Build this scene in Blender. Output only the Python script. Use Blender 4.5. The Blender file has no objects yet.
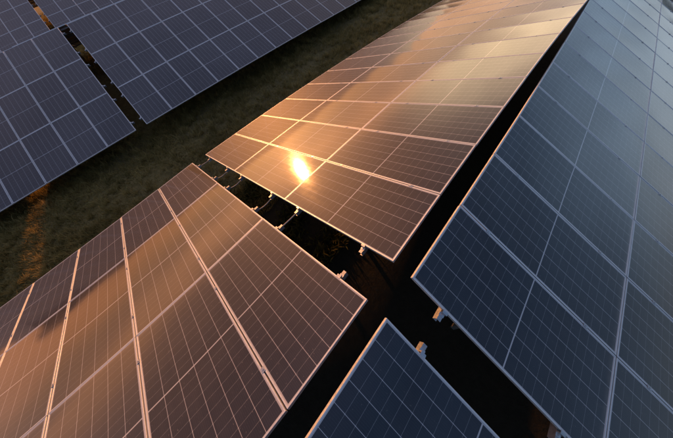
import bpy, bmesh, math, random
import numpy as np
from mathutils import Matrix, Vector, Euler

random.seed(7)
rng = np.random.default_rng(7)
scene = bpy.context.scene
COL = scene.collection

# ------------------------------------------------------------------ survey of the site (one unit = one panel width)
S = 1.09                                   # metres per panel pitch along a row
Q = {'f': 246.22694, 'rx': 0.6289, 'ry': 0.05373, 'rz': 0.69357, 'cx': 0.21515, 'cy': -0.79651, 'cz': 2.5125, 'tw': 0.395, 'te': 0.395, 'L': 2.10811, 'px': 345.20377, 'py': 175.88156, 'LE': 2.10811, 'Bx': 0.00514, 'By': -0.42868, 'Bz': 0.02159, 'Bp': 0.02702, 'Bh': 0.00254, 'Cx': 0.22023, 'Cy': -0.08123, 'Cz': 0.20765, 'Cp': -0.07682, 'Ch': -0.01609, 'Dx': 0.22023, 'Dy': -0.46579, 'Dz': 0.20765, 'Dp': -0.07682, 'Dh': -0.01609, 'Ex': -15.85433, 'Ey': 0.18586, 'Ez': -1.4, 'Ep': 0.1, 'Eh': -0.12722, 'Fx': -15.85433, 'Fy': -0.13745, 'Fz': -1.4, 'Fp': 0.1, 'Fh': -0.13488, 'Mq': -0.00181, 'Ms': 0.00264, 'Mw': -0.00215, 'Bq': -0.01299, 'Bs': -0.0202, 'Bw': -0.00583, 'Cq': 0.00278, 'Cs': -0.00187, 'Cw': 0.00153, 'Eq': -0.0063, 'Es': -0.00881, 'ET': -0.10949, 'Fq': -0.0063, 'Fs': -0.00881, 'FT': -0.10949}
g = lambda k: Q.get(k, 0.0)

# ------------------------------------------------------------------ camera
cam = bpy.data.cameras.new('camera')
camo = bpy.data.objects.new('camera', cam)
COL.objects.link(camo)
cam.sensor_width = 36.0
cam.lens = Q['f'] / 673.0 * 36.0
cam.shift_x = (336.5 - Q['px']) / 673.0
cam.shift_y = (Q['py'] - 219.0) / 673.0
cam.clip_start = 0.05
cam.clip_end = 3000
camo.location = (Q['cx'] * S, Q['cy'] * S, Q['cz'] * S)
camo.rotation_euler = (Q['rx'], Q['ry'], Q['rz'])
scene.camera = camo

# ------------------------------------------------------------------ sky and sun
SUN_EL = math.radians(9.01)
SUN_AZ = math.radians(18.77)                # from -X towards +Y
sun_dir = Vector((-math.cos(SUN_AZ) * math.cos(SUN_EL), math.sin(SUN_AZ) * math.cos(SUN_EL), math.sin(SUN_EL)))

class NT:
    """small helper round a node tree"""
    def __init__(s, tree):
        s.t = tree
        s.t.nodes.clear()
    def n(s, kind, **kw):
        nd = s.t.nodes.new(kind)
        for k, v in kw.items():
            setattr(nd, k, v)
        return nd
    def link(s, a, b):
        s.t.links.new(a, b)
    def put(s, sock, v):
        if isinstance(v, bpy.types.NodeSocket):
            s.link(v, sock)
        elif isinstance(v, (tuple, list)) and sock.type == 'RGBA' and len(v) == 3:
            sock.default_value = (*v, 1)
        else:
            sock.default_value = v
    def m(s, op, a, b=None, c=None, clamp=False):
        nd = s.n('ShaderNodeMath', operation=op, use_clamp=clamp)
        s.put(nd.inputs[0], a)
        if b is not None: s.put(nd.inputs[1], b)
        if c is not None: s.put(nd.inputs[2], c)
        return nd.outputs[0]
    def ss(s, v, a, b, lo=0.0, hi=1.0):
        nd = s.n('ShaderNodeMapRange', interpolation_type='SMOOTHSTEP')
        s.put(nd.inputs[0], v)
        for k, x in zip((1, 2, 3, 4), (a, b, lo, hi)): s.put(nd.inputs[k], x)
        return nd.outputs[0]
    def mix(s, f, a, b, blend='MIX'):
        nd = s.n('ShaderNodeMix', data_type='RGBA', blend_type=blend)
        s.put(nd.inputs[0], f); s.put(nd.inputs[6], a); s.put(nd.inputs[7], b)
        return nd.outputs[2]
    def ramp(s, v, stops, interp='LINEAR'):
        nd = s.n('ShaderNodeValToRGB')
        nd.color_ramp.interpolation = interp
        el = nd.color_ramp.elements
        while len(el) < len(stops): el.new(0.5)
        for e, (p, c) in zip(el, stops):
            e.position = p; e.color = (*c, 1)
        s.put(nd.inputs[0], v)
        return nd.outputs[0]
    def noise(s, vec, scale, detail=3, rough=0.5, dist=0.0):
        nd = s.n('ShaderNodeTexNoise')
        if vec is not None: s.link(vec, nd.inputs['Vector'])
        nd.inputs['Scale'].default_value = scale
        nd.inputs['Detail'].default_value = detail
        nd.inputs['Roughness'].default_value = rough
        nd.inputs['Distortion'].default_value = dist
        return nd.outputs['Fac']

world = bpy.data.worlds.new('World')
scene.world = world
world.use_nodes = True
w = NT(world.node_tree)
out = w.n('ShaderNodeOutputWorld')
sky = w.n('ShaderNodeTexSky', sky_type='NISHITA')
sky.sun_disc = False
sky.sun_elevation = SUN_EL
sky.sun_rotation = math.atan2(sun_dir.x, sun_dir.y)
sky.air_density = 1.0
sky.dust_density = 0.4
bg1 = w.n('ShaderNodeBackground')
w.link(w.mix(1.0, sky.outputs[0], (.82, .68, .74), 'MULTIPLY'), bg1.inputs[0])       # evening haze takes the green out
bg1.inputs[1].default_value = 0.05
# evening cloud cover: colours by height above the horizon, warm towards the sun, slate away from it
tc = w.n('ShaderNodeTexCoord')
nrm = w.n('ShaderNodeVectorMath', operation='NORMALIZE'); w.link(tc.outputs['Generated'], nrm.inputs[0])
sep = w.n('ShaderNodeSeparateXYZ'); w.link(nrm.outputs[0], sep.inputs[0])
z = sep.outputs[2]
elv = w.m('MULTIPLY', w.m('ARCSINE', z), 57.2958)
hl = w.m('SQRT', w.m('ADD', w.m('MULTIPLY', sep.outputs[0], sep.outputs[0]), w.m('MULTIPLY', sep.outputs[1], sep.outputs[1])))
hx = w.m('DIVIDE', sep.outputs[0], w.m('MAXIMUM', hl, 0.001)); hy = w.m('DIVIDE', sep.outputs[1], w.m('MAXIMUM', hl, 0.001))
hd = w.m('ADD', w.m('MULTIPLY', hx, -math.cos(SUN_AZ)), w.m('MULTIPLY', hy, math.sin(SUN_AZ)))     # cosine of azimuth from the sun
e01 = w.m('DIVIDE', elv, 90.0, clamp=True)
mpw = w.n('ShaderNodeMapping'); w.link(nrm.outputs[0], mpw.inputs[0]); mpw.inputs['Scale'].default_value = (1.0, 1.0, 2.0)
wn_ = w.noise(mpw.outputs[0], 2.4, 3, 0.5)
ewarp = w.m('DIVIDE', w.m('ADD', elv, w.ss(wn_, 0.3, 0.7, -0.9, 0.9)), 90.0, clamp=True)      # the cloud bank's uneven top
warm = w.ramp(ewarp, [(0.0, (.32, .110, .040)), (0.035, (.22, .076, .028)), (0.052, (.28, .100, .036)), (0.075, (.62, .235, .075)), (0.098, (.50, .195, .064)), (0.13, (.25, .105, .045)),
                     (0.19, (.145, .068, .038)), (0.27, (.095, .054, .044)), (0.36, (.070, .052, .058)), (0.6, (.076, .084, .128)), (1.0, (.076, .092, .146))])
cool = w.ramp(e01, [(0.0, (.028, .052, .080)), (0.08, (.015, .034, .064)), (0.25, (.008, .024, .052)), (0.42, (.014, .035, .072)),
                    (0.6, (.070, .082, .138)), (1.0, (.076, .092, .146))])
side = w.ramp(e01, [(0.0, (.15, .195, .235)), (0.07, (.095, .140, .195)), (0.2, (.030, .055, .092)), (0.42, (.028, .048, .088)),
                    (0.6, (.076, .082, .138)), (1.0, (.076, .092, .146))])
f1 = w.ss(hd, -0.65, -0.20)                      # far side -> flank
f2 = w.ss(hd, 0.12, 0.72)                       # flank -> sun side
cream = w.ramp(ewarp, [(0.0, (.30, .16, .095)), (0.045, (.24, .135, .080)), (0.065, (.30, .18, .105)), (0.10, (.88, .62, .34)), (0.16, (.74, .52, .31)), (0.21, (.26, .185, .13)), (0.27, (.14, .105, .088)),
                     (0.36, (.070, .058, .064)), (0.6, (.076, .084, .128)), (1.0, (.076, .092, .146))])
f3 = w.m('MULTIPLY', w.ss(hd, 0.96, 0.72), w.ss(hy, 0.35, 0.78))         # paler to the north-west
base = w.mix(f2, w.mix(f1, cool, side), w.mix(f3, warm, cream))
mp = w.n('ShaderNodeMapping'); w.link(nrm.outputs[0], mp.inputs[0]); mp.inputs['Scale'].default_value = (1.0, 1.0, 5.5)
cl = w.noise(mp.outputs[0], 3.2, 6, 0.55, 0.4)
clf = w.ss(cl, 0.32, 0.70, 0.84, 1.18)
comb = w.n('ShaderNodeCombineXYZ')
cc = w.mix(1.0, base, comb.outputs[0], 'MULTIPLY')
for k in range(3): w.link(clf, comb.inputs[k])
bg2 = w.n('ShaderNodeBackground')
w.link(cc, bg2.inputs[0])
bg2.inputs[1].default_value = 4.0
add = w.n('ShaderNodeAddShader')
w.link(bg1.outputs[0], add.inputs[0]); w.link(bg2.outputs[0], add.inputs[1])
w.link(add.outputs[0], out.inputs[0])

sl = bpy.data.lights.new('sun', 'SUN')
sl.energy = 5.0
sl.color = (1.0, 0.38, 0.105)
sl.angle = math.radians(0.6)
so = bpy.data.objects.new('sun', sl)
so.rotation_euler = sun_dir.to_track_quat('Z', 'Y').to_euler()
so.location = sun_dir * 60
COL.objects.link(so)

scene.view_settings.view_transform = 'Standard'
scene.view_settings.look = 'None'
scene.view_settings.gamma = 1
scene.view_settings.use_curve_mapping = False
scene.view_settings.exposure = 0.0
scene.render.engine = 'CYCLES'
scene.cycles.max_bounces = 8
scene.cycles.glossy_bounces = 4
scene.cycles.sample_clamp_indirect = 6.0

# ------------------------------------------------------------------ materials
def mat(name):
    m = bpy.data.materials.new(name); m.use_nodes = True
    t = NT(m.node_tree)
    o = t.n('ShaderNodeOutputMaterial'); p = t.n('ShaderNodeBsdfPrincipled')
    t.link(p.outputs[0], o.inputs[0])
    return m, t, p

def metal_mat(name, col, rough, metallic=0.9, scale=30, bump=0.0, var=0.12):
    m, t, p = mat(name)
    c = t.n('ShaderNodeTexCoord')
    n1 = t.noise(c.outputs['Object'], scale, 5, 0.6)
    n2 = t.noise(c.outputs['Object'], scale * 0.12, 3, 0.6)
    f = t.m('MULTIPLY', t.m('ADD', n1, n2), 0.5)
    t.put(p.inputs['Base Color'], t.mix(t.ss(f, 0.35, 0.65), tuple(x * (1 - var) for x in col), col))
    t.put(p.inputs['Roughness'], t.ss(n1, 0.3, 0.7, rough - 0.07, rough + 0.10))
    p.inputs['Metallic'].default_value = metallic
    if bump:
        b = t.n('ShaderNodeBump'); b.inputs['Strength'].default_value = bump; b.inputs['Distance'].default_value = 0.002
        t.link(n1, b.inputs['Height']); t.link(b.outputs[0], p.inputs['Normal'])
    return m

M_ALU = metal_mat('anodised_aluminium', (.62, .63, .62), 0.50, 0.60)
M_STEEL = metal_mat('galvanised_steel', (.40, .41, .42), 0.45, 0.8, 45, 0.3, 0.3)
M_CLAMP = metal_mat('clamp_metal', (.50, .51, .52), 0.35, 0.85)
m_, t_, p_ = mat('black_rubber'); p_.inputs['Base Color'].default_value = (.02, .02, .02, 1); p_.inputs['Roughness'].default_value = .55
M_RUBBER = m_
m_, t_, p_ = mat('weathered_conduit'); c_ = t_.n('ShaderNodeTexCoord')
t_.put(p_.inputs['Base Color'], t_.mix(t_.noise(c_.outputs['Object'], 20, 3), (.22, .20, .18), (.28, .26, .22))); p_.inputs['Roughness'].default_value = .6
M_CONDUIT = m_

# panel sizes in metres
GAP = 0.014
PL, PW, PH = Q['L'] * S - 0.009, S - GAP, 0.035
LIP, MARG = 0.014, 0.009
GL, GW = PL - 2 * 0.006, PW - 2 * 0.006
NCOL, NROW, SPLIT = 6, 10, 0.013

def glass_material():
    m, t, p = mat('solar_cells_under_glass')
    c = t.n('ShaderNodeTexCoord'); uvm = t.n('ShaderNodeUVMap', uv_map='metres'); s = t.n('ShaderNodeSeparateXYZ'); t.link(uvm.outputs[0], s.inputs[0])
    x, y = s.outputs[0], s.outputs[1]                     # x down the slope, y along the row
    Wc = PW - 2 * (LIP + MARG); Lc = PL - 2 * (LIP + MARG)
    pc = Wc / NCOL; half = (Lc - SPLIT) / 2; pr = half / NROW
    ax = t.m('ABSOLUTE', x); ay = t.m('ABSOLUTE', y)
    ys = t.m('ADD', y, Wc / 2 + pc * 4); xs = t.m('SUBTRACT', ax, SPLIT / 2)
    dy = t.m('PINGPONG', ys, pc / 2)
    dx = t.m('PINGPONG', t.m('ADD', xs, pr * 2), pr / 2)
    l_col = t.m('LESS_THAN', dy, 0.0018)
    l_row = t.m('LESS_THAN', dx, 0.0005)
    corner = t.m('LESS_THAN', t.m('ADD', dx, dy), 0.0050)
    split = t.m('LESS_THAN', ax, SPLIT / 2)
    edge = t.m('MAXIMUM', t.m('GREATER_THAN', ax, Lc / 2), t.m('GREATER_THAN', ay, Wc / 2))
    sheet = t.m('MAXIMUM', t.m('MAXIMUM', l_col, l_row), t.m('MAXIMUM', corner, t.m('MAXIMUM', split, edge)))
    bus = t.m('LESS_THAN', t.m('PINGPONG', t.m('ADD', ys, pc / 20), pc / 20), 0.0005)
    # each cell its own slight tone
    oi = t.n('ShaderNodeObjectInfo')
    ix = t.m('FLOOR', t.m('DIVIDE', x, pr)); iy = t.m('FLOOR', t.m('DIVIDE', ys, pc))
    cv = t.n('ShaderNodeCombineXYZ'); t.link(ix, cv.inputs[0]); t.link(iy, cv.inputs[1]); t.link(t.m('MULTIPLY', oi.outputs['Random'], 91.0), cv.inputs[2])
    wn = t.n('ShaderNodeTexWhiteNoise', noise_dimensions='3D'); t.link(cv.outputs[0], wn.inputs['Vector'])
    cell = t.mix(wn.outputs['Value'], (.0028, .0036, .0085), (.0055, .0068, .0140))
    cell = t.mix(t.m('MULTIPLY', oi.outputs['Random'], 0.6), cell, (.0085, .0075, .0120))
    cell = t.mix(t.m('MULTIPLY', bus, 0.5), cell, (.06, .06, .07))
    colr = t.mix(sheet, cell, (.38, .38, .38))
    # dust: a thin uneven film with runs down the slope, thicker along the lower frame
    mp = t.n('ShaderNodeMapping'); mp.inputs['Scale'].default_value = (0.5, 5.0, 1.0); t.link(uvm.outputs[0], mp.inputs[0])
    off = t.n('ShaderNodeVectorMath', operation='ADD'); t.link(mp.outputs[0], off.inputs[0])
    cr = t.n('ShaderNodeCombineXYZ')
    for k in range(3): t.link(t.m('MULTIPLY', oi.outputs['Random'], 37.0 + k * 11), cr.inputs[k])
    t.link(cr.outputs[0], off.inputs[1])
    off2 = t.n('ShaderNodeVectorMath', operation='ADD'); t.link(uvm.outputs[0], off2.inputs[0]); t.link(cr.outputs[0], off2.inputs[1])
    n1 = t.noise(off.outputs[0], 2.5, 5, 0.6); n2 = t.noise(off2.outputs[0], 9.0, 6, 0.65); n3 = t.noise(off2.outputs[0], 60.0, 2, 0.5)
    film = t.m('ADD', t.m('MULTIPLY', n1, 0.6), t.m('MULTIPLY', n2, 0.4))
    low = t.ss(x, PL / 2 - 0.09, PL / 2 - 0.01, 0.0, 0.30)
    dust = t.m('ADD', t.ss(film, 0.35, 0.72, 0.002, 0.022), t.m('MULTIPLY', low, n2))
    speck = t.ss(n3, 0.715, 0.76, 0.0, 0.30)
    dust = t.m('MAXIMUM', dust, speck)
    dust = t.m('ADD', dust, t.ss(t.noise(off2.outputs[0], 5.0, 7, 0.75, 0.8), 0.60, 0.74, 0.0, 0.045), clamp=True)
    colr = t.mix(dust, colr, (.34, .29, .24))
    t.put(p.inputs['Base Color'], colr)
    p.inputs['Roughness'].default_value = 0.58
    p.inputs['IOR'].default_value = 1.5
    p.inputs['Specular IOR Level'].default_value = 0.26
    p.inputs['Coat Weight'].default_value = 1.0
    t.put(p.inputs['Coat Roughness'], t.ss(film, 0.3, 0.75, 0.060, 0.085))
    p.inputs['Coat IOR'].default_value = 1.5
    return m
M_GLASS = glass_material()

def ground_mat():
    m, t, p = mat('meadow_soil')
    c = t.n('ShaderNodeTexCoord')
    n1 = t.noise(c.outputs['Object'], 0.5, 6, 0.6); n2 = t.noise(c.outputs['Object'], 6, 6, 0.7); n3 = t.noise(c.outputs['Object'], 40, 3, 0.6)
    a = t.mix(t.ss(n2, 0.35, 0.65), (.12, .088, .030), (.20, .145, .055))
    b = t.mix(t.ss(n3, 0.3, 0.7), a, (.13, .105, .055))
    sp = t.n('ShaderNodeSeparateXYZ'); t.link(c.outputs['Object'], sp.inputs[0])
    array_shade = t.ss(t.m('ADD', sp.outputs[0], t.m('MULTIPLY', n1, 1.5)), -5.6, -4.0)       # shade under the near arrays, painted in as darker soil colour
    t.put(p.inputs['Base Color'], t.mix(array_shade, t.mix(t.ss(n1, 0.4, 0.65), a, b), t.mix(n2, (.022, .020, .014), (.050, .044, .030))))
    p.inputs['Roughness'].default_value = 0.95; p.inputs['Specular IOR Level'].default_value = 0.1
    bp = t.n('ShaderNodeBump'); bp.inputs['Strength'].default_value = 0.8; bp.inputs['Distance'].default_value = 0.05
    t.link(n2, bp.inputs['Height']); t.link(bp.outputs[0], p.inputs['Normal'])
    return m
def blade_mat(name, c1, c2, c3):
    m, t, p = mat(name)
    a = t.n('ShaderNodeVertexColor', layer_name='tone')
    s = t.n('ShaderNodeSeparateColor'); t.link(a.outputs[0], s.inputs[0])
    c = t.n('ShaderNodeTexCoord'); n1 = t.noise(c.outputs['Object'], 0.8, 4, 0.6)
    col = t.mix(s.outputs[0], c1, c2)
    col = t.mix(t.m('MULTIPLY', s.outputs[1], t.ss(n1, 0.3, 0.7, 0.3, 1.0)), col, c3)
    n4 = t.noise(c.outputs['Object'], 1.7, 5, 0.65, 0.6)
    col = t.mix(t.ss(n4, 0.35, 0.68), t.mix(1.0, col, (.55, .56, .50), 'MULTIPLY'), col)
    t.put(p.inputs['Base Color'], col)
    p.inputs['Roughness'].default_value = 0.6; p.inputs['Specular IOR Level'].default_value = 0.25
    tr = t.n('ShaderNodeBsdfTranslucent'); t.link(col, tr.inputs[0])
    mx = t.n('ShaderNodeMixShader'); mx.inputs[0].default_value = 0.42
    o = [n for n in t.t.nodes if n.type == 'OUTPUT_MATERIAL'][0]
    t.link(p.outputs[0], mx.inputs[1]); t.link(tr.outputs[0], mx.inputs[2]); t.link(mx.outputs[0], o.inputs[0])
    return m

# ------------------------------------------------------------------ mesh helpers
def link(name, me, m, parent=None, smooth=False):
    o = bpy.data.objects.new(name, me)
    if m is not None and not me.materials: me.materials.append(m)
    COL.objects.link(o)
    if parent is not None: o.parent = parent
    if smooth: me.polygons.foreach_set('use_smooth', [True] * len(me.polygons))
    return o
def mesh_from_bm(name, bm):
    bmesh.ops.recalc_face_normals(bm, faces=bm.faces)
    me = bpy.data.meshes.new(name); bm.to_mesh(me); bm.free(); return me
def box(bm, c, s, rot=None):
    r = bmesh.ops.create_cube(bm, size=1.0)
    M = Matrix.Translation(c) @ (rot.to_4x4() if rot is not None else Matrix.Identity(4)) @ Matrix.Diagonal((*s, 1))
    bmesh.ops.transform(bm, matrix=M, verts=r['verts']); return r['verts']
def sweep(bm, pts, sections, close=True):
    """skin a list of cross sections (lists of points)"""
    rings = [[bm.verts.new(p) for p in sec] for sec in sections]
    n = len(rings[0])
    for a, b in zip(rings, rings[1:]):
        for k in range(n if close else n - 1):
            bm.faces.new((a[k], a[(k + 1) % n], b[(k + 1) % n], b[k]))
    if close:
        bm.faces.new(rings[0][::-1]); bm.faces.new(rings[-1])
def tube(bm, pts, r, n=8):
    secs = []
    for k, p in enumerate(pts):
        p = Vector(p); d = (Vector(pts[min(k + 1, len(pts) - 1)]) - Vector(pts[max(k - 1, 0)])).normalized()
        u = d.cross(Vector((0, 0, 1)));  u = u.normalized() if u.length > 1e-4 else Vector((1, 0, 0)); v = d.cross(u)
        secs.append([p + u * r * math.cos(2 * math.pi * i / n) + v * r * math.sin(2 * math.pi * i / n) for i in range(n)])
    sweep(bm, pts, secs)

# ------------------------------------------------------------------ ground
GZ = -4.05 * S
def ground_h(x, y):
    h = GZ + 0.06 * np.sin(x * 0.45 + 1.3) * np.cos(y * 0.33) + 0.03 * np.sin(x * 1.7 + y * 0.9)
    h = h + 0.60 * np.exp(-((x / S + 1.0) / 2.2) ** 2)                 # unseen rise added under the ridge to stop low sun reaching beyond
    h = h + 0.05 * np.clip(y, -12, 14) - 0.10 * np.clip(-x - 17.5 * S, 0, 60)
    r = np.hypot(x, y); t = np.maximum(r - 45, 0.0)          # unseen land, shaped to fall away so the glass reflects low sky
    h = h - 0.20 * t * t / (t + 40) + np.clip(t / 200, 0, 1) * 2.5 * np.sin(x * 0.011) * np.cos(y * 0.013 + 0.5)
    return h
def polar_sheet(name, r0, radii, nseg, hf, m):
    V = []; F = []
    for r in radii:
        a = np.arange(nseg) * 2 * np.pi / nseg
        x, y = r * np.cos(a) - 6, r * np.sin(a) + 2
        z = hf(x, y, r, a)
        V += list(zip(x, y, z))
    for i in range(len(radii) - 1):
        for k in range(nseg):
            k2 = (k + 1) % nseg
            F.append((i * nseg + k, i * nseg + k2, (i + 1) * nseg + k2, (i + 1) * nseg + k))
    me = bpy.data.meshes.new(name)
    if r0:
        V.append((-6, 2, float(ground_h(np.array(-6.), np.array(2.))))); c = len(V) - 1
        for k in range(nseg): F.append((c, k, (k + 1) % nseg))
    me.from_pydata(V, [], F); me.update()
    o = link(name, me, m, smooth=True); o['kind'] = 'structure'; return o
M_GROUND = ground_mat()
radii = list(np.linspace(0.5, 40, 80)) + list(np.geomspace(41, 1500, 26))
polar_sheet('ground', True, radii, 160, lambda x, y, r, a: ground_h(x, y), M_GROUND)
m_, t_, p_ = mat('unseen_woods'); c_ = t_.n('ShaderNodeTexCoord')
t_.put(p_.inputs['Base Color'], t_.mix(t_.ss(t_.noise(c_.outputs['Object'], 0.05, 6, 0.7), 0.35, 0.65), (.02, .026, .016), (.05, .05, .03)))
p_.inputs['Roughness'].default_value = 1.0; p_.inputs['Specular IOR Level'].default_value = 0.0
def hill_h(x, y, r, a):
    d = np.degrees(a)
    crest = 6 * np.exp(-((d - 150) / 50) ** 2) + 3 * np.sin(a * 5 + 1) + 1.5 * np.sin(a * 13 + 2)
    wood = 64 * np.exp(-(np.abs(d - 82) / 16) ** 4)                        # unseen wooded crest, added to reflect as dark streaks in the glass
    rough = 1.6 * np.sin(a * 61) * np.sin(a * 37 + 1) + rng.normal(0, 0.5, len(a))
    base = ground_h(r * np.cos(a) - 6, r * np.sin(a) + 2)
    k = {380: 0, 400: .35, 450: 1, 600: 1, 800: .8, 1300: 0}[r]
    return base - 3 * (k == 0) + k * (16 + crest + wood + rough)
polar_sheet('unseen_hills', False, [380, 400, 450, 600, 800, 1300], 360, hill_h, m_)  # out of view, added as a dark horizon band for the reflections

# ------------------------------------------------------------------ table geometry
LIM = {'M': (0, 11), 'B': (-5, 0), 'C': (0, 9), 'D': (-2, 0), 'E': (0, 9), 'F': (-5, 0)}
def surf(T, i, j, dn=0.0):
    """point on table T: i panels along the row, j panels down the slope, dn metres above the glass plane"""
    i = i + T.get("k", 0.0)
    lo, hi = T['lim']; ic = min(max(i, lo), hi)
    L = Q['L']; s = -1 if T['west'] else 1
    def raw(i):
        tl = T['tilt'] + T['w'] * i; d = dn / S
        u = Vector((0, math.cos(T['p']), math.sin(T['p'])))
        v = Vector((s * math.cos(tl), 0, -math.sin(tl))); v = (v - u * v.dot(u)).normalized()
        n = v.cross(u); n = n if n.z > 0 else -n
        r = v * (j * L) + u * i + n * d; h = T['h']
        return Vector((r.x * math.cos(h) - r.y * math.sin(h) + T['s'] * i * i,
                       r.x * math.sin(h) + r.y * math.cos(h), r.z + T['q'] * i * i))
    r = raw(ic)
    if ic != i:
        r = r + (raw(ic) - raw(ic - 0.01 * math.copysign(1, i - ic))) / 0.01 * abs(i - ic)
    return (r + Vector((T['x'], T['y'], T['z']))) * S
def params(k, west, **over):
    T = dict(west=west, tilt=(Q['tw'] if west else Q['te']) + g(k + 'T'), w=g(k + 'w'), p=g(k + 'p'), h=g(k + 'h'),
             s=g(k + 's'), q=g(k + 'q'), x=g(k + 'x'), y=g(k + 'y'), z=g(k + 'z'), lim=LIM[k])
    T.update(over); return T

# shared meshes -------------------------------------------------
def frame_verts():
    hl, hw = PL / 2, PW / 2
    prof = [(0.0, -PH), (0.0, -0.0012), (0.0012, 0.0), (LIP - 0.001, 0.0), (LIP, -0.001), (LIP, -0.006), (0.004, -0.007), (0.003, -PH + 0.002), (0.022, -PH + 0.002), (0.022, -PH)]
    V = []; F = []; n = len(prof)
    for sx, sy in ((1, 1), (-1, 1), (-1, -1), (1, -1)):
        V += [(sx * (hl - o), sy * (hw - o), zz) for o, zz in prof]
    for a in range(4):
        b = (a + 1) % 4
        for k in range(n):
            k2 = (k + 1) % n; F.append((a * n + k, b * n + k, b * n + k2, a * n + k2))
    return V, F
def glass_verts(sag):
    NX, NY = 22, 12
    V = []; F = []; UV = []
    for a in range(NX + 1):
        for b in range(NY + 1):
            u, v = a / NX, b / NY
            zz = -0.0035 - sag * (math.sin(math.pi * u) ** 0.8) * (math.sin(math.pi * v) ** 0.9)
            V.append(((u - .5) * (PL - 0.008), (v - .5) * (PW - 0.008), zz))
    for a in range(NX):
        for b in range(NY):
            k = a * (NY + 1) + b; F.append((k, k + NY + 1, k + NY + 2, k + 1))
    return V, F
FR_V, FR_F = frame_verts()
BK_V = [(sx * (PL - .01) / 2, sy * (PW - .01) / 2, zz) for zz in (-.012, -.015) for sx, sy in ((-1, -1), (1, -1), (1, 1), (-1, 1))]
BK_F = [(0, 1, 2, 3), (7, 6, 5, 4), (0, 4, 5, 1), (1, 5, 6, 2), (2, 6, 7, 3), (3, 7, 4, 0)]
def panel_mesh(name, T, i, j, V, F, c, tilt, off, m, smooth=False, uv=False):
    """shape V, F (metres, x down slope, y along row) laid on cell i, j of table T"""
    s = 1 if not T['west'] else -1
    P = [surf(T, i + .5 + s * (v[1] + off[1]) / S, j + .5 + (v[0] + off[0]) / (Q['L'] * S), v[2] + tilt[0] * v[0] + tilt[1] * v[1] + tilt[2]) - c for v in V]
    me = bpy.data.meshes.new(name); me.from_pydata(P, [], F)
    if uv:
        lay = me.uv_layers.new(name='metres')
        for k, l in enumerate(me.loops):
            v = V[l.vertex_index]; lay.data[k].uv = (v[0], v[1])
    if smooth: me.polygons.foreach_set('use_smooth', [True] * len(F))
    me.update(); me.materials.append(m); return me
m_, t_, p_ = mat('white_backsheet'); p_.inputs['Base Color'].default_value = (.6, .6, .6, 1); p_.inputs['Roughness'].default_value = .5
M_BACK = m_
def clamp_mesh(end):
    bm = bmesh.new()
    if end:                       # local y points off the end of the table
        box(bm, (0, -0.004, 0.0028), (0.055, 0.022, 0.004)); box(bm, (0, 0.012, -0.017), (0.055, 0.010, 0.040)); box(bm, (0, 0.026, -0.036), (0.055, 0.036, 0.005))
        r = bmesh.ops.create_cone(bm, segments=6, radius1=.008, radius2=.008, depth=.008, cap_ends=True); bmesh.ops.translate(bm, vec=(0, 0.028, -0.029), verts=r['verts'])
    else:
        box(bm, (0, 0, 0.0028), (0.050, 0.036, 0.004)); box(bm, (0, 0, -0.016), (0.050, 0.012, 0.033))
        r = bmesh.ops.create_cone(bm, segments=6, radius1=.008, radius2=.008, depth=.007, cap_ends=True); bmesh.ops.translate(bm, vec=(0, 0, 0.0085), verts=r['verts'])
    return mesh_from_bm('clamp', bm)
MIDCLAMP, ENDCLAMP = clamp_mesh(False), clamp_mesh(True)
MIDCLAMP.materials.append(M_CLAMP); ENDCLAMP.materials.append(M_CLAMP)

def basis(T, i, j, dn=0.0):
    c = surf(T, i, j, dn)
    X = (surf(T, i, j + .05, dn) - surf(T, i, j - .05, dn)).normalized()
    Y = (surf(T, i + .05, j, dn) - surf(T, i - .05, j, dn)).normalized()
    if T['west']: Y = -Y
    X = (X - Y * X.dot(Y)).normalized(); Z = X.cross(Y)
    return Matrix(((X.x, Y.x, Z.x, c.x), (X.y, Y.y, Z.y, c.y), (X.z, Y.z, Z.z, c.z), (0, 0, 0, 1)))

def clearance(T, i, j):
    p = surf(T, i, j, -0.25); return p, float(ground_h(np.array(p.x), np.array(p.y)))

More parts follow.
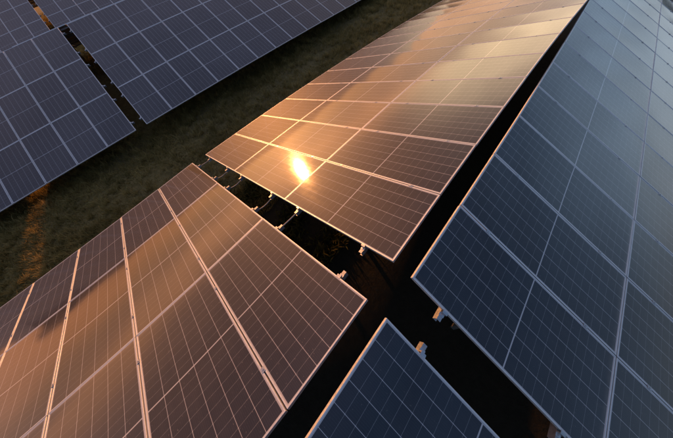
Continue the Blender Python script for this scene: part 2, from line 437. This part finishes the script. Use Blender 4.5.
def build_table(T, i0, i1, label, visible=True):
    root = bpy.data.objects.new('solar_table', None); root.empty_display_size = 0.3
    mid = surf(T, (i0 + i1) / 2, 1.5); gz = float(ground_h(np.array(mid.x), np.array(mid.y)))
    root.location = (mid.x, mid.y, gz); COL.objects.link(root)
    root['label'] = label; root['category'] = 'solar panel table'; root['group'] = 'tilted solar panel tables of the solar farm'
    inv = Matrix.Translation(root.location).inverted()
    def child(name, me, M, parent=root, m=None):
        o = bpy.data.objects.new(name, me); COL.objects.link(o); o.parent = parent
        o.matrix_local = M; return o
    for i in range(i0, i1):
        for j in range(3):
            c = surf(T, i + .5, j + .5)
            tilt = (random.gauss(0, .0014), random.gauss(0, .0014), random.uniform(-.0012, .0012))
            ou, ov = random.gauss(0, .0012), random.gauss(0, .0012)
            M = inv @ Matrix.Translation(c)
            fr = child('solar_panel', panel_mesh('panel_frame', T, i, j, FR_V, FR_F, c, tilt, (ou, ov), M_ALU), M)
            gv, gf = glass_verts(random.uniform(.0030, .0042))
            child('cell_glass', panel_mesh('panel_glass', T, i, j, gv, gf, c, tilt, (ou, ov), M_GLASS, True, True), Matrix.Identity(4), fr)
            if T.get('back'): child('backsheet', panel_mesh('panel_back', T, i, j, BK_V, BK_F, c, tilt, (ou, ov), M_BACK), Matrix.Identity(4), fr)
    # purlins: a channel under every panel at a fifth and four fifths of its length
    OV = (0.02 if T.get('back') else 0.09) / S
    for j in range(3):
        for fr_ in (0.19, 0.81):
            jj = j + fr_
            bm = bmesh.new(); secs = []
            st = [i0 - OV] + [i0 + k for k in range(0, i1 - i0 + 1)] + [i1 + OV]
            prof = [(-.022, 0), (.022, 0), (.022, -.004), (-.018, -.004), (-.018, -.062), (.022, -.062), (.022, -.066), (-.022, -.066)]
            for ii in st:
                B = inv @ basis(T, ii, jj, -PH - .002)
                secs.append([B @ Vector((a, 0, b)) for a, b in prof])
            sweep(bm, st, secs)
            me = mesh_from_bm('purlin', bm); me.materials.append(M_STEEL)
            o = bpy.data.objects.new('purlin', me); COL.objects.link(o); o.parent = root
            for ii in (() if T.get('back') else range(i0, i1 + 1)):
                if ii > 16 or ii < -9: continue
                B = inv @ basis(T, ii, jj, 0)
                if ii in (i0, i1):
                    flip = (ii == i0) != T['west']
                    B = B @ Matrix.Rotation(math.pi if flip else 0, 4, 'Z')
                    child('end_clamp', ENDCLAMP, B)
                else:
                    child('mid_clamp', MIDCLAMP, B)
    # rafters and posts
    i = i0 + 1.0
    while i < i1 - 0.2:
        A, Bp = surf(T, i, 0.10, -.115), surf(T, i, 2.92, -.115)
        bm = bmesh.new(); d = (Bp - A); X = d.normalized(); Y = Vector((0, 1, 0)); Y = (Y - X * Y.dot(X)).normalized(); Z = X.cross(Y)
        R = Matrix(((X.x, Y.x, Z.x), (X.y, Y.y, Z.y), (X.z, Y.z, Z.z)))
        c = (A + Bp) / 2 - root.location
        for oy in (-.026, .026): box(bm, c + Y * oy, (d.length, .004, .09), R)
        box(bm, c - Z * .047, (d.length, .056, .004), R)
        me = mesh_from_bm('rafter', bm); me.materials.append(M_STEEL); o = bpy.data.objects.new('rafter', me); COL.objects.link(o); o.parent = root
        feet = []
        for jj in (0.62, 2.25):
            P = surf(T, i, jj, -.16); gh = float(ground_h(np.array(P.x), np.array(P.y)))
            bm = bmesh.new(); h = P.z - gh + .35; c = Vector((P.x, P.y, gh - .35 + h / 2)) - root.location
            box(bm, c, (.006, .085, h)); box(bm, c + Vector((.045, .04, 0)), (.084, .005, h)); box(bm, c + Vector((.045, -.04, 0)), (.084, .005, h))
            me = mesh_from_bm('post', bm); me.materials.append(M_STEEL); o = bpy.data.objects.new('post', me); COL.objects.link(o); o.parent = root
            feet.append((P, gh))
        P0, P1 = surf(T, i, 1.5, -.16), Vector((feet[0][0].x, feet[0][0].y, feet[0][1] + .55))
        bm = bmesh.new(); tube(bm, [P0 - root.location, P1 - root.location], .022, 6)
        me = mesh_from_bm('brace', bm); me.materials.append(M_STEEL); o = bpy.data.objects.new('brace', me); COL.objects.link(o); o.parent = root
        i += 3.0
    return root

TM, TB = params('M', True), params('B', True)
TC, TD = params('C', False), params('D', False)
TE, TF = params('E', False), params('F', False)
DX = g('Ex') - 0.45                                     # row spacing
TG = params('F', False, x=g('Ex') + DX, y=g('Ey') + 0.24, z=g('Ez') - 1.12)
TH = params('E', False, x=g('Ex') + DX, y=g('Ey') + 0.52, z=g('Ez') - 1.12)
def back_of(T, gapx=0.25, **o):
    W = dict(T); W.update(west=True, tilt=Q['tw'], w=0.0, h=g('Eh'), x=T['x'] - gapx, z=T['z'] - .03, back=True); W.update(o); return W
TN, TO = back_of(TE, k=-2.02), back_of(TE, k=-2.60)
TP, TR = back_of(TH, k=1.3), back_of(TH, k=0.45)

build_table(TM, 0, 14, 'sunlit orange-brown panel table with the bright sun glare on it, in the upper middle')
build_table(TB, -7, 0, 'sunlit orange-brown panel table at lower left, without sun glare, in front of the cable gap')
build_table(TC, 0, 17, 'largest dark blue panel table filling the right side, facing away from the sun')
build_table(TD, -5, 0, 'small corner of a dark blue panel table at the bottom centre edge')
build_table(TE, 0, 24, 'shaded violet-blue panel table beyond the grass lane, right of its narrow gap')
build_table(TF, -12, 0, 'shaded violet-blue panel table beyond the grass lane, left of its narrow gap')
build_table(TG, -6, 0, 'farthest panel table in the top left corner, left of the strip of yellow ground')
build_table(TH, 0, 12, 'farthest panel table at the top edge, right of the strip of yellow ground')
# the sun-facing halves of the far rows: they stand behind the ridges and shade the lane
build_table(TN, 0, 26, 'sun-facing table behind the ridge of the right violet-blue table')
build_table(TO, -10, 0, 'sun-facing table behind the ridge of the left violet-blue table')
build_table(TP, 0, 12, 'sun-facing table behind the ridge of the farthest right table')
build_table(TR, -6, 0, 'sun-facing table behind the ridge of the farthest left table')

# ------------------------------------------------------------------ cables across the gap between the two orange tables
def cable(T1, i1_, T2, i2_, jj, sagm, label, r=.011, dj=0.0):
    A = surf(T1, i1_, jj, -.055); B = surf(T2, i2_, jj + dj, -.055)
    o1 = surf(T1, i1_ + 0.09, jj, -.055); o2 = surf(T2, i2_ - 0.09, jj + dj, -.055)
    pts = [o1]
    for k in range(13):
        t = k / 12; p = A.lerp(B, t); p = p + Vector((0, 0, -sagm * 4 * t * (1 - t))) + (surf(T1, i1_, jj + .1) - A).normalized() * (sagm * .35 * math.sin(math.pi * t))
        pts.append(p)
    pts.append(o2)
    bm = bmesh.new(); tube(bm, pts, r, 8)
    me = mesh_from_bm('cable', bm); o = link('cable', me, M_CONDUIT, smooth=True)
    c = sum((Vector(v.co) for v in me.vertices), Vector()) / len(me.vertices)
    me.transform(Matrix.Translation(-c)); o.location = c
    o['label'] = label; o['category'] = 'cable'; o['group'] = 'cables bridging the table gaps'
cable(TM, 0, TB, 0, 2.81, .03, 'short cable across the gap between the orange tables, nearest the grass lane')
cable(TM, 0, TB, 0, 2.19, .10, 'sagging cable across the gap between the orange tables, second from the grass lane')
cable(TM, 0, TB, 0, 1.81, .12, 'sagging cable across the gap between the orange tables, third from the grass lane')
cable(TM, 0, TB, 0, 1.19, .16, 'deeply curved cable across the gap left of the sun glare')
cable(TM, 0, TB, 0, 0.81, .03, 'straight cable across the gap just below the sun glare')

# ------------------------------------------------------------------ grass
def blades(name, n, xf, hf, wd, mat_, lean=0.35, label=None):
    x, y = xf(n); n = len(x)
    z = ground_h(x, y) - 0.01
    h = hf(x, y, n); a = rng.uniform(0, 2 * np.pi, n); la = rng.uniform(0, 2 * np.pi, n); le = rng.uniform(0.05, lean * 2, n) * h
    wv = rng.uniform(.6, 1.4, n) * wd
    ca, sa = np.cos(a) * wv / 2, np.sin(a) * wv / 2
    tx, ty = np.cos(la) * le, np.sin(la) * le
    V = np.empty((n, 5, 3))
    V[:, 0] = np.c_[x - ca, y - sa, z]; V[:, 1] = np.c_[x + ca, y + sa, z]
    V[:, 2] = np.c_[x + ca * .8 + tx * .4, y + sa * .8 + ty * .4, z + h * .62]; V[:, 3] = np.c_[x - ca * .8 + tx * .4, y - sa * .8 + ty * .4, z + h * .62]
    V[:, 4] = np.c_[x + tx, y + ty, z + h * .95]
    me = bpy.data.meshes.new(name)
    me.vertices.add(n * 5); me.vertices.foreach_set('co', V.ravel())
    base = np.arange(n) * 5
    li = np.stack([base, base + 1, base + 2, base + 3, base + 3, base + 2, base + 4], 1).ravel()
    me.loops.add(n * 7); me.loops.foreach_set('vertex_index', li.astype(np.int32))
    ls = (np.arange(n)[:, None] * 7 + np.array([0, 4])[None]).ravel(); lt = np.tile([4, 3], n)
    me.polygons.add(n * 2); me.polygons.foreach_set('loop_start', ls.astype(np.int32)); me.polygons.foreach_set('loop_total', lt.astype(np.int32))
    at = me.color_attributes.new('tone', 'FLOAT_COLOR', 'POINT')
    c = np.ones((n, 5, 4)); c[:, :, 0] = rng.random(n)[:, None]; c[:, :, 1] = (rng.random(n) ** 2)[:, None]; c[:, :, 2] = rng.random(n)[:, None]
    at.data.foreach_set('color', c.ravel()); me.update(calc_edges=True); me.validate()
    o = link(name, me, mat_); o['kind'] = 'stuff'; o['label'] = label; o['category'] = 'grass'
    return o
def clump(x, y):
    return (0.5 + 0.25 * np.sin(x * 2.1 + 1.7 * np.sin(y * .8)) + 0.25 * np.sin(y * 1.3 + 2.2 * np.sin(x * 1.1)) ) 
def lane_xy(n):
    x = rng.uniform(-12.5, -4.5, n); y = -8.5 + 31 * rng.random(n) ** 1.35
    keep = rng.random(n) < 0.35 + 0.65 * clump(x, y); return x[keep], y[keep]
def lane_h(x, y, n):
    track = 1 - 0.55 * np.exp(-((x + 9.4 + .1 * np.sin(y * .5)) / .28) ** 2) - 0.55 * np.exp(-((x + 7.9 + .1 * np.sin(y * .5)) / .28) ** 2)
    return rng.uniform(.05, .17, n) * (0.6 + 0.7 * clump(x, y)) * track
G1 = blade_mat('meadow_grass', (.26, .205, .058), (.39, .285, .092), (.50, .34, .11))
blades('grass', 230000, lane_xy, lane_h, .017, G1, .8, 'mown meadow grass of the lane between the rows')
def tuft_xy(n):
    k = n // 26; cx_ = rng.uniform(-12.5, -5.5, k); cy_ = -8.5 + 31 * rng.random(k) ** 1.35
    keep = rng.random(k) < 0.25 + 0.75 * clump(cx_ * .6 + 3, cy_ * .7); cx_, cy_ = cx_[keep], cy_[keep]
    r = np.abs(rng.normal(0, .07, (len(cx_), 26))); a = rng.uniform(0, 6.283, r.shape)
    return (cx_[:, None] + r * np.cos(a)).ravel(), (cy_[:, None] + r * np.sin(a)).ravel()
G3 = blade_mat('straw_tufts', (.26, .21, .065), (.42, .31, .11), (.55, .39, .15))
blades('grass_tufts', 90000, tuft_xy, lambda x, y, n: rng.uniform(.14, .34, n), .014, G3, .45, 'taller straw-coloured tufts standing in the lane grass')
def gap_xy(n):
    x = rng.uniform(-6.2, -1.6, n); y = rng.uniform(-2.5, 5.5, n)
    keep = rng.random(n) < clump(x * 1.6, y * 1.6) ** 2; return x[keep], y[keep]
G2 = blade_mat('weed_leaves', (.06, .080, .022), (.11, .115, .032), (.24, .18, .05))
blades('weeds', 26000, gap_xy, lambda x, y, n: rng.uniform(.08, .26, n), .045, G2, .7, 'leafy weeds on the shaded ground under the orange tables')
def far_xy(n):
    x = rng.uniform(-46, -19, n); y = rng.uniform(-5, 6, n); return x, y
blades('grass', 60000, far_xy, lambda x, y, n: rng.uniform(.1, .3, n), .03, G1, .6, 'meadow grass between the farthest rows, lit amber in the gap')
